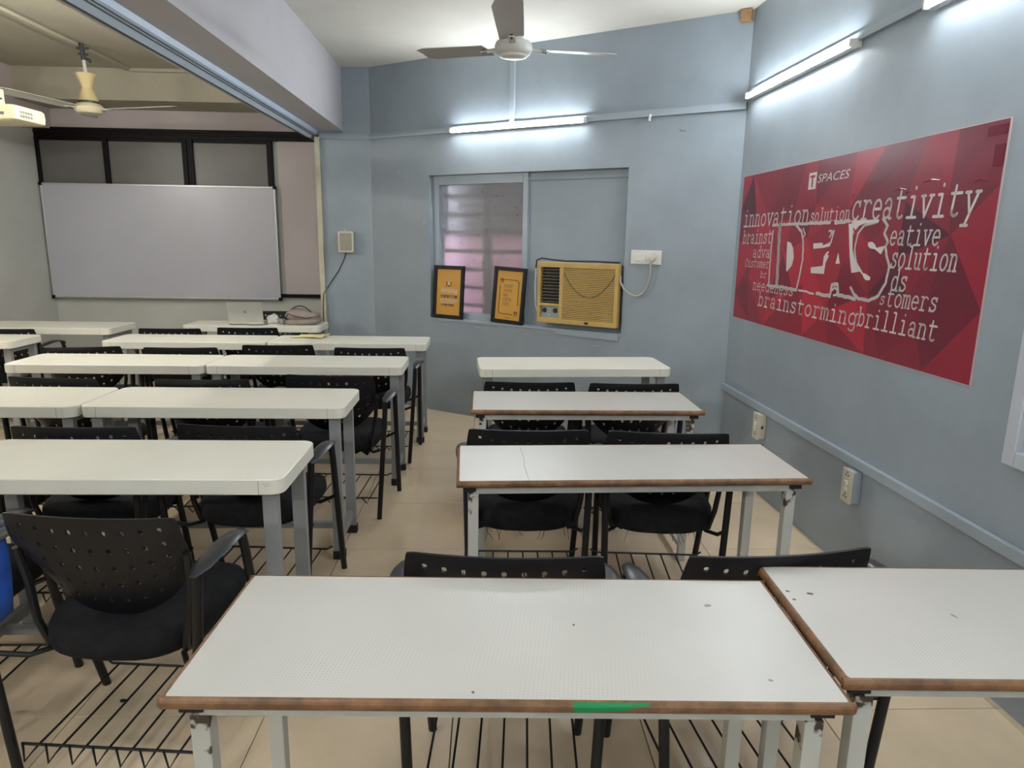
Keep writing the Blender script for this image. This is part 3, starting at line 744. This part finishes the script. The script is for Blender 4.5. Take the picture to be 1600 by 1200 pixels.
MB().box(-.016, .045, -.02, .02, 2.245, 2.36, .004).build('mount_bracket', M_projector, pj)
MB().tube([(-.06,-.05,2.36),(-.09,-.10,2.30),(-.02,-.14,2.25),(.06,-.13,2.275),(.10,-.08,2.29),(.05,-.03,2.30),(-.03,-.06,2.28),(-.10,-.15,2.215)], .006, 6).build('signal_cable', M_cableblk, pj, True)
MB().tube([(-.05,-.03,2.42),(-.07,-.06,2.34),(-.10,-.13,2.26),(.03,-.148,2.225),(.09,-.148,2.20)], .006, 6).build('signal_cable', M_cableblk, pj, True)

# ------------------------------------------------------------------ air conditioner
ac = on_back(empty('window_air_conditioner')); tag(ac, 'yellowed window air conditioner set in the niche', 'air conditioner')
AX0, AX1, AZ0, AZ1 = -1.470, -.802, .868, 1.335
MB().box(AX0+.02, AX1-.02, .0, .35, AZ0+.01, AZ1-.01).build('cabinet', mat('ac_cabinet_grey', (.30, .27, .22), .6), ac)
bar = lambda n, a, b2, c2, d2, y0=-.045, y1=.01: MB().box(a, b2, y0, y1, c2, d2, .005).build(n, M_ac, ac)
bar('face_rail', AX0, AX1, AZ1-.040, AZ1); bar('face_rail', AX0, AX1, AZ0, AZ0+.040)
bar('face_stile', AX0, AX0+.024, AZ0+.035, AZ1-.035); bar('face_stile', AX1-.030, AX1, AZ0+.035, AZ1-.035); bar('face_stile', -1.282, -1.252, AZ0+.035, AZ1-.035)
bar('face_rail', AX0+.02, -1.28, 1.000, 1.020)
MB().box(AX0+.02, -1.28, .0, .012, 1.01, AZ1-.03).build('outlet_recess', M_acdark, ac)
lv = MB()
for k in range(11): lv.box(AX0+.026, -1.284, -.030, .0, 1.030+k*.0245, 1.0335+k*.0245)
lv.build('outlet_louvres', mat('grey_louvre', (.22, .19, .15), .5), ac, False, True)
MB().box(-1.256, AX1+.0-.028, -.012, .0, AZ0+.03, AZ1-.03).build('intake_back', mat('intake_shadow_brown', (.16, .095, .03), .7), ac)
gr = MB()
for k in range(30): gr.box(-1.254, AX1-.028, -.040, -.010, .912+k*.0131, .9205+k*.0131)
gr.build('intake_slats', M_ac, ac, False, True)
cp = MB().box(AX0+.022, -1.28, -.020, -.004, .905, 1.002).build('control_panel', M_acpanel, ac)
for x in (-1.415, -1.322):
    kn = MB().lathe([(.019, 0), (.019, .006), (.013, .020), (.0, .021)], 18).build('knob', M_darksteel, cp, True); kn.rotation_euler = (R(90), 0, 0); kn.location = (x, -.02, .965)
kn = MB().lathe([(.009, 0), (.007, .010)], 14).build('button', M_plastic, cp, True); kn.rotation_euler = (R(90), 0, 0); kn.location = (-1.372, -.02, .93)
MB().prism([(-1.045+.018*math.cos(2*PI*k/16), .889+.009*math.sin(2*PI*k/16)) for k in range(16)], -.0475, -.044, 'y').build('badge', mat('badge_red', (.05, .012, .012), .3), ac)
MB().tube([(-1.24+.42*k/14, -.0425, 1.255-.185*math.sin(PI*k/14)**.8+.02*k/14) for k in range(15)], .0022, 5).build('grille_crack', M_acdark, ac, True)
MB().tube([(-1.47, -.02, .93), (-1.498, -.02, 1.0), (-1.505, -.02, 1.15), (-1.500, -.02, 1.285)], .005, 6).build('drain_wire', M_switch, ac, True)
MB().tube([(-1.500, -.02, 1.285), (-1.495, -.02, 1.345), (-1.45, -.02, 1.362), (-1.36, -.015, 1.352), (-1.25, -.01, 1.345), (-1.0, -.01, 1.348), (-.81, -.01, 1.345)], .006, 6).build('loose_wire', M_cableblk, ac, True)
pc = on_back(MB().tube([(-.800, -.01, 1.25), (-.79, -.03, 1.205), (-.755, -.035, 1.155), (-.715, -.03, 1.125), (-.66, -.03, 1.112), (-.615, -.03, 1.135), (-.58, -.03, 1.195), (-.566, -.035, 1.27), (-.563, -.045, 1.37)], .0075, 8).build('looping_cord', M_cablegry, None, True))
tag(pc, 'grey power cord looping from the air conditioner to socket', 'cord')
# socket plate
sk = on_back(empty('wall_socket')); tag(sk, 'white socket plate with plug beside the air conditioner', 'socket')
MB().box(-.727, -.502, -.014, 0, 1.340, 1.438, .003).build('face_plate', M_switch, sk)
MB().box(-.700, -.625, -.017, -.012, 1.362, 1.416, .002).build('blank_module', M_switch, sk)
MB().box(-.615, -.590, -.021, -.012, 1.368, 1.410, .003).build('rocker_switch', M_switch, sk)
pl = MB().lathe([(.030, 0), (.031, .018), (.026, .036), (.012, .042)], 18).build('plug', mat('plug_cream', (.66, .60, .53), .4), sk, True); pl.rotation_euler = (R(90), 0, 0); pl.location = (-.565, -.014, 1.389)
# hook and block
hk = on_back(MB().tube([(-.634, -.02, 2.345), (-.634, -.035, 2.325), (-.636, -.03, 2.305)], .009, 6).build('cable_clip', M_whitebat, None, True)); tag(hk, 'short white cable clip hanging under the trunking', 'clip')
bk = on_back(MB().box(-.074, -.004, -.05, -.0, 2.848, 2.916, .004).build('wooden_block', M_boxbrown)); tag(bk, 'brown wooden block fixed in the upper wall corner', 'block')

# ------------------------------------------------------------------ framed quotes on the sill
def picture(xc, w, h, lean, rz, label):
    t = empty('framed_quote'); on_back(t)
    M = Matrix.Translation(C0) @ Matrix.Rotation(A_BACK, 4, 'Z') @ Matrix.Translation((xc, .004, NZ0+.004)) @ Matrix.Rotation(R(rz), 4, 'Z') @ Matrix.Rotation(R(-lean), 4, 'X')
    t.matrix_world = M; tag(t, label, 'picture', 'framed quotes on the sill')
    f = .030
    for a, b2, c2, d2 in ((-w/2, w/2, 0, f), (-w/2, w/2, h-f, h), (-w/2, -w/2+f, f, h-f), (w/2-f, w/2, f, h-f)): MB().box(a, b2, -.022, .0, c2, d2, .002).build('frame_bar', M_frameblk, t)
    MB().box(-w/2+.01, w/2-.01, -.010, -.002, .01, h-.01).build('print', M_yellow, t)
    return t
p1 = picture(-2.362, .312, .445, 4.5, 0, 'black framed orange print reading Amazing and Yesterday, at the niche end')
link('lettering', fit_text(text_mesh('Amazing', 1, M_print, 'lettering', .25), -.085, .095, .205, .262, -.0108), p1)
link('lettering', fit_text(text_mesh('YESTERDAY', 1, M_print, 'lettering'), -.090, .092, .128, .166, -.0108), p1)
def illegible(par, x0, x1, z, h, m, seed):
    rnd = random.Random(seed); b = MB(); x = x0
    while x < x1-.008:
        w = rnd.choice((.007, .009, .010)); b.box(x, x+w*.35, -.0112, -.0102, z, z+h); b.box(x+w*.35, x+w, -.0112, -.0102, z+h*rnd.choice((0, .4, .75)), z+h*rnd.choice((.25, .6, 1))+.0005 if False else z+h)
        x += w+.003+(.006 if rnd.random() < .15 else 0)
    b.build('small_print', m, par, False, True)
illegible(p1, -.082, .090, .172, .026, M_brownprint, 1); illegible(p1, -.070, .070, .104, .018, M_brownprint, 2); illegible(p1, -.030, .030, .268, .012, M_brownprint, 3)
for x in (-.026, .020): MB().box(x, x+.008, -.0112, -.0102, .285, .312).build('ornament', M_brownprint, p1)
MB().prism([(-.012,.287),(-.003,.297),(-.012,.309),(-.006,.311),(0,.302),(.006,.311),(.012,.309),(.004,.297),(.012,.287),(.006,.285),(0,.293),(-.006,.285)], -.0112, -.0102, 'y').build('ornament', M_print, p1)
p2 = picture(-1.770, .300, .452, 4, 0, 'black framed yellow print with bracketed quote, beside the air conditioner')
p2.matrix_world = p2.matrix_world @ Matrix.Rotation(R(2.2), 4, 'Y')
for i, (s, xa, xb) in enumerate((('THE SECRET', -.052, .030), ('OF GETTING', -.052, .026), ('AHEAD', -.054, -.010), ('IS GETTING', -.054, .026), ('STARTED', -.054, .010))):
    z = .288-i*.036; link('lettering', fit_text(text_mesh(s, 1, M_brownprint, 'lettering'), xa, xb, z, z+.025, -.0108), p2)
def arc(cx, cz, r, a0, a1, n=5): return [(cx+r*math.cos(R(a0+(a1-a0)*k/n)), -.011, cz+r*math.sin(R(a0+(a1-a0)*k/n))) for k in range(n+1)]
MB().tube([(-.050,-.011,.352)]+arc(.062,.327,.025,90,0)+[(.087,-.011,.152)], .0028, 5).build('bracket_line', M_brownprint, p2)
MB().tube([(-.087,-.011,.305)]+arc(-.062,.102,.025,180,270)+[(.045,-.011,.077)], .0028, 5).build('bracket_line', M_brownprint, p2)
for x, z in ((-.088,.328), (-.070,.328), (.058,.072), (.076,.072)):
    MB().prism([(x,z+.032),(x+.013,z+.032),(x+.013,z+.012),(x+.004,z-.008),(x+.001,z-.004),(x+.005,z+.012),(x,z+.014)], -.0114, -.0102, 'y').build('quote_mark', M_brownprint, p2)
illegible(p2, -.026, .028, .044, .005, M_brownprint, 4)
wr_ = on_back(MB().tube([(-1.612, .0, .90), (-1.608, -.004, .86), (-1.606, -.005, .835)], .003, 5).build('hanging_wire', M_cableblk, None, True)); tag(wr_, 'short dark wire beside the quote frame on the sill', 'wire')

# ------------------------------------------------------------------ socket boxes on the poster wall
def socket_box(x, z, label, side):
    t = on_right(empty('socket_box')); tag(t, label, 'socket', 'socket boxes under the rail')
    MB().box(x-.036, x+.036, -.042, 0, z-.075, z+.075, .004).build('back_box', M_plastic if side else M_bluetrim, t)
    fp = MB().box(x-.040, x+.040, -.050, -.042, z-.079, z+.079, .003).build('face_plate', M_plastic, t)
    for zz in (z-.052, z+.050):
        for dx, dz in ((-.010, 0), (.010, 0), (0, .014)): MB().box(x+dx-.0035, x+dx+.0035, -.0512, -.0495, zz+dz-.0035, zz+dz+.0035).build('pin_hole', M_darksteel, fp)
    for zz in (z-.014, z+.014): MB().box(x-.010, x+.010, -.056, -.049, zz-.010, zz+.010, .002).build('rocker_switch', M_switch, fp)
    if side: MB().box(x+.0355, x+.037, -.030, -.016, z-.012, z+.006).build('cable_hole', M_darksteel, t)
socket_box(.665, .428, 'cream socket box under the rail farther from the viewer', True)
socket_box(1.675, .424, 'cream faced socket box under the rail nearer the viewer', False)

# ------------------------------------------------------------------ red poster
def poster():
    t = on_right(empty('wall_poster')); tag(t, 'big red poster with IDEAS lettering and word cloud', 'poster')
    U0, Z0, PW, PH = .072, 1.02, 2.203, .893
    # geometric facets: hand-laid points, fan-triangulated grid with jitter
    rnd = random.Random(21); NX, NZ = 9, 4
    pts = {}
    for i in range(NX+1):
        for k in range(NZ+1):
            jx = 0 if i in (0, NX) else rnd.uniform(-.09, .09); jz = 0 if k in (0, NZ) else rnd.uniform(-.075, .075)
            pts[i, k] = (PW*i/NX+jx, PH*k/NZ+jz)
    vs = []; fs = []; cols = []
    def shade(cx, cz):
        u, v = cx/PW, cz/PH
        base = .46+.30*math.exp(-((u-.52)**2/.10+(v-.12)**2/.10))-.30*math.exp(-((u-.78)**2/.03+(v-.62)**2/.10))-.10*math.exp(-((u-.03)**2/.02+(v-.8)**2/.06))
        base += rnd.uniform(-.33, .33)
        return max(.06, min(.95, base))
    for i in range(NX):
        for k in range(NZ):
            a, b2, c, d = pts[i,k], pts[i+1,k], pts[i+1,k+1], pts[i,k+1]
            tris = ((a,b2,c),(a,c,d)) if rnd.random() < .5 else ((a,b2,d),(b2,c,d))
            for tr in tris:
                o = len(vs); vs += [(U0+p[0], -.0075, Z0+p[1]) for p in tr]; fs.append((o, o+1, o+2))
                s = shade(sum(p[0] for p in tr)/3, sum(p[1] for p in tr)/3)
                cols.append((.055+.44*s, .012+.012*s, .026+.026*s))
    me = bpy.data.meshes.new('print'); me.from_pydata(vs, [], fs); me.materials.append(M_facet)
    at = me.color_attributes.new('facet', 'FLOAT_COLOR', 'CORNER')
    for p in me.polygons:
        for li in p.loop_indices: at.data[li].color = (*cols[p.index], 1)
    MB().box(U0-.002, U0+PW+.002, -.007, 0, Z0-.003, Z0+PH+.003).build('backing_board', mat('board_edge', (.55, .45, .43), .6), t)
    link('print', me, t)
    # stroke lettering (typewriter face)
    def el(cx, cy, rx, ry, a0, a1, n=12): return [(cx+rx*math.cos(R(a0+(a1-a0)*k/n)), cy+ry*math.sin(R(a0+(a1-a0)*k/n))) for k in range(n+1)]
    G = {
     'a': [el(.42,.27,.26,.25,0,360), [(.70,.70),(.70,.0),(.86,0)], el(.45,.68,.25,.28,165,0)],
     'b': [[(.08,1.42),(.20,1.42),(.20,0)], el(.51,.48,.31,.48,0,360), [(.06,0),(.2,0)]],
     'c': [el(.52,.48,.34,.48,40,320), [(.79,.97),(.79,.70)]],
     'd': [[(.62,1.42),(.78,1.42),(.78,0),(.92,0)], el(.48,.48,.31,.48,0,360)],
     'e': [[(.18,.50),(.84,.50)], el(.51,.48,.34,.48,0,318)],
     'g': [el(.47,.52,.31,.44,0,360), [(.94,.96),(.78,.96),(.78,-.20)], el(.50,-.20,.28,.22,0,-150)],
     'i': [[(.26,.96),(.52,.96),(.52,0)], [(.18,0),(.86,0)], [(.50,1.34),(.50,1.40)]],
     'l': [[(.26,1.42),(.52,1.42),(.52,0)], [(.18,0),(.86,0)]],
     'm': [[(.03,.96),(.14,.96),(.14,0)], el(.32,.70,.18,.26,180,0), [(.50,.70),(.50,0)], el(.68,.70,.18,.26,180,0), [(.86,.70),(.86,0)], [(.05,0),(.24,0)], [(.77,0),(.97,0)]],
     'n': [[(.08,.96),(.24,.96),(.24,0)], el(.50,.66,.26,.30,180,0), [(.76,.66),(.76,0)], [(.10,0),(.38,0)], [(.62,0),(.92,0)]],
     'o': [el(.5,.48,.35,.48,0,360)],
     'r': [[(.14,.96),(.34,.96),(.34,0)], [(.14,0),(.62,0)], el(.62,.64,.28,.32,180,35)],
     's': [[(.78,.96),(.77,.72)], [(.77,.76),(.62,.94),(.40,.95),(.25,.80),(.30,.62),(.52,.51),(.75,.40),(.80,.22),(.64,.03),(.40,.01),(.22,.17)], [(.21,.26),(.21,0)]],
     't': [[(.36,1.28),(.36,.24)], el(.58,.22,.22,.22,180,325), [(.14,.96),(.80,.96)]],
     'u': [[(.06,.96),(.22,.96),(.22,.28)], el(.48,.28,.26,.28,180,360), [(.60,.96),(.74,.96),(.74,0),(.92,0)]],
     'v': [[(.18,.96),(.50,0),(.82,.96)], [(.06,.96),(.34,.96)], [(.66,.96),(.94,.96)]],
     'y': [[(.20,.96),(.53,.06)], [(.84,.96),(.36,-.42)], [(.14,-.42),(.54,-.42)], [(.06,.96),(.36,.96)], [(.68,.96),(.96,.96)]],
     'C': [el(.52,.66,.36,.68,42,318), [(.82,1.30),(.82,.95)]],
    }
    yl = -.0082
    def ribbon(m, pl, w, y=yl):
        for p, q in zip(pl[:-1], pl[1:]):
            dx, dz = q[0]-p[0], q[1]-p[1]; L = math.hypot(dx, dz)
            if L < 1e-6: continue
            nx, nz = -dz/L*w/2, dx/L*w/2
            m.add([(p[0]+nx, y, p[1]+nz), (q[0]+nx, y, q[1]+nz), (q[0]-nx, y, q[1]-nz), (p[0]-nx, y, p[1]-nz)], [(0,1,2,3)])
        for p in pl: m.add([(p[0]+w/2*math.cos(2*PI*k/8), y, p[1]+w/2*math.sin(2*PI*k/8)) for k in range(8)], [tuple(range(8))])
    def word(s, u0, z0, u1, z1, xh, wt=.165, shear=.12):
        n = len(s); cw = (u1-u0)/n
        for i, ch in enumerate(s):
            m = MB()
            for st in G[ch]:
                pl = []
                for gx, gy in st:
                    x = u0+(i+gx)*cw+gy*xh*shear; pl.append((U0+x, Z0+z0+(z1-z0)*(i+gx)/n+gy*xh))
                ribbon(m, pl, xh*wt)
            me = bpy.data.meshes.new('printed_letter'); me.from_pydata(m.v, [], m.f); me.materials.append(M_print); link('printed_letter', me, t)
    for a in [('innovation',.044,.582,.91,.585,.070,.15),('solution',.918,.590,1.300,.592,.046,.15),('creativity',1.305,.592,2.115,.588,.083,.14),
      ('brainst',.059,.476,.488,.481,.056,.15),('adva',.233,.393,.485,.398,.046,.15),('Customer',.126,.332,.486,.338,.036,.15),('br',.372,.277,.468,.28,.028,.15),
      ('needeness',.275,.199,.822,.201,.044,.15),('brainstorming',.372,.109,1.461,.116,.058,.16),('brilliant',1.461,.122,2.002,.126,.058,.14),
      ('eative',1.625,.481,1.944,.483,.058,.14),('solution',1.651,.388,2.055,.391,.062,.14),('ds',1.671,.295,1.784,.298,.060,.14),('tomers',1.656,.228,1.982,.236,.054,.14),('s',1.611,.231,1.65,.233,.036,.15)]:
        word(*a)
    def line(pts, w, jag=.0):
        m = MB(); pl = [(U0+p[0], Z0+p[1]) for p in pts]
        if jag:
            out = []
            for p, q in zip(pl[:-1], pl[1:]):
                n = max(2, int(math.hypot(q[0]-p[0], q[1]-p[1])/.02))
                for k in range(n): out.append((p[0]+(q[0]-p[0])*k/n+rnd.uniform(-jag, jag), p[1]+(q[1]-p[1])*k/n+rnd.uniform(-jag, jag)))
            out.append(pl[-1]); pl = out
        ribbon(m, pl, w*1.25, -.0084); me = bpy.data.meshes.new('outline'); me.from_pydata(m.v, [], m.f); me.materials.append(M_print); link('letter_outline', me, t)
    def fill(pts, y=-.0086, m=M_print, name='letter_fill'):
        me = bpy.data.meshes.new(name); me.from_pydata([(U0+p[0], y, Z0+p[1]) for p in pts], [], [tuple(range(len(pts)))]); me.materials.append(m); link(name, me, t)
    line([(.496,.549),(.492,.447),(.498,.34),(.503,.24)], .014, .002)
    line([(.488,.583),(.836,.584),(1.129,.583)], .012, .002); line([(1.18,.582),(1.302,.587)], .014, .002)
    line([(.582,.577),(.597,.41),(.611,.242)], .026, .003)
    fill([(.690,.492),(.736,.485),(.770,.455),(.787,.406),(.774,.364),(.725,.330),(.712,.33),(.700,.41)])
    line([(.775,.579),(.844,.545),(.877,.488),(.889,.40),(.874,.319),(.853,.24)], .013, .002)
    line([(.494,.237),(.668,.239),(.853,.236)], .014, .003)
    fill([(.986,.483),(1.079,.487),(1.084,.474),(1.149,.489),(1.157,.471),(1.093,.462),(.992,.456)])
    fill([(.985,.362),(1.104,.374),(1.105,.423),(1.136,.432),(1.154,.424),(1.129,.39),(1.124,.335),(.991,.333)])
    line([(1.128,.545),(1.157,.542),(1.141,.514),(1.176,.544),(1.159,.489),(1.137,.473)], .009, .002); line([(1.12,.415),(1.12,.431),(1.144,.442)], .008)
    fill([(1.237,.442),(1.222,.389),(1.261,.391)])
    fill([(1.299,.574),(1.34,.576),(1.345,.521),(1.356,.46),(1.392,.407),(1.449,.363),(1.37,.352),(1.339,.428)])
    fill([(1.475,.491),(1.504,.494),(1.528,.484),(1.542,.468),(1.608,.478),(1.581,.441),(1.533,.462),(1.498,.465),(1.478,.475)])
    fill([(1.455,.358),(1.486,.354),(1.526,.341),(1.523,.328),(1.492,.326),(1.471,.338)])
    line([(1.567,.591),(1.603,.559),(1.588,.527),(1.619,.495),(1.608,.474),(1.625,.435),(1.65,.394),(1.641,.322),(1.598,.264),(1.533,.239),(1.452,.241),(1.406,.26),(1.376,.286)], .012, .002)
    line([(1.53,.579),(1.43,.565),(1.386,.529),(1.373,.46),(1.4,.399),(1.456,.356)], .009, .001)
    line([(.876,.237),(.958,.236),(1.04,.23)], .008, .004)
    line([(1.074,.235),(1.205,.233),(1.21,.285),(1.26,.296),(1.281,.243),(1.425,.237)], .014, .003)
    line([(1.221,.263),(1.238,.276),(1.267,.266),(1.263,.243),(1.235,.239)], .009)
    line([(.86,.558),(.888,.532),(.864,.506)], .008, .002)
    fill([(1.306,.589),(1.541,.588),(1.536,.576),(1.428,.573),(1.387,.563),(1.368,.547),(1.347,.552),(1.331,.575)])
    for u, z in ((1.36,.555),(1.385,.572),(1.41,.578),(1.345,.535)): line([(u-.008,z),(u,z+.008),(u+.008,z),(u,z-.008),(u-.008,z)], .004)
    # logo
    fill([(.870,.755),(.949,.755),(.949,.838),(.870,.838)], -.0084, M_print, 'logo_square')
    fill([(.884,.825),(.935,.825),(.935,.812),(.917,.812),(.917,.765),(.902,.765),(.902,.812),(.884,.812)], -.0090, mat('logo_red', (.30,.016,.04), .4), 'logo_letter')
    me = fit_text(text_mesh('SPACES', 1, M_print, 'logo_word', .25), U0+.962, U0+1.262, Z0+.783, Z0+.823, -.0086); link('logo_word', me, t)
    # tape pieces
    M_tape = mat('dark_red_tape', (.16, .012, .03), .2)
    MB().box(U0+2.11, U0+2.20, -.0095, -.007, Z0+.845, Z0+.878).build('tape', M_tape, t)
    MB().box(U0+2.155, U0+2.20, -.0095, -.007, Z0+.745, Z0+.815).build('tape', M_tape, t)
    for u, z, L in ((1.62,.70,.08),(1.80,.72,.10),(1.70,.685,.03),(2.08,.70,.06),(1.30,.70,.05)): MB().tube([(U0+u,-.008,Z0+z),(U0+u+L*.5,-.009,Z0+z+.008),(U0+u+L,-.008,Z0+z+.002)], .0018, 4).build('crease', M_tape, t)
poster()

# ------------------------------------------------------------------ debris on the floor
for x, y, r, lab in ((-1.18, 2.02, .014, 'dark scrap on the floor within the near left chair rack'), (-.86, 1.82, .007, 'tiny dark speck on the floor beside the nearest desk leg'), (1.38, 1.55, .008, 'dark speck on the floor under the desk cut by the edge')):
    pts = [(x+r*random.uniform(.6, 1.1)*math.cos(2*PI*k/9), y+r*.6*random.uniform(.6, 1.1)*math.sin(2*PI*k/9)) for k in range(9)]
    o = MB().prism(pts, .0, .004).build('dark_scrap', M_dust); tag(o, lab, 'litter', 'scraps on the floor')
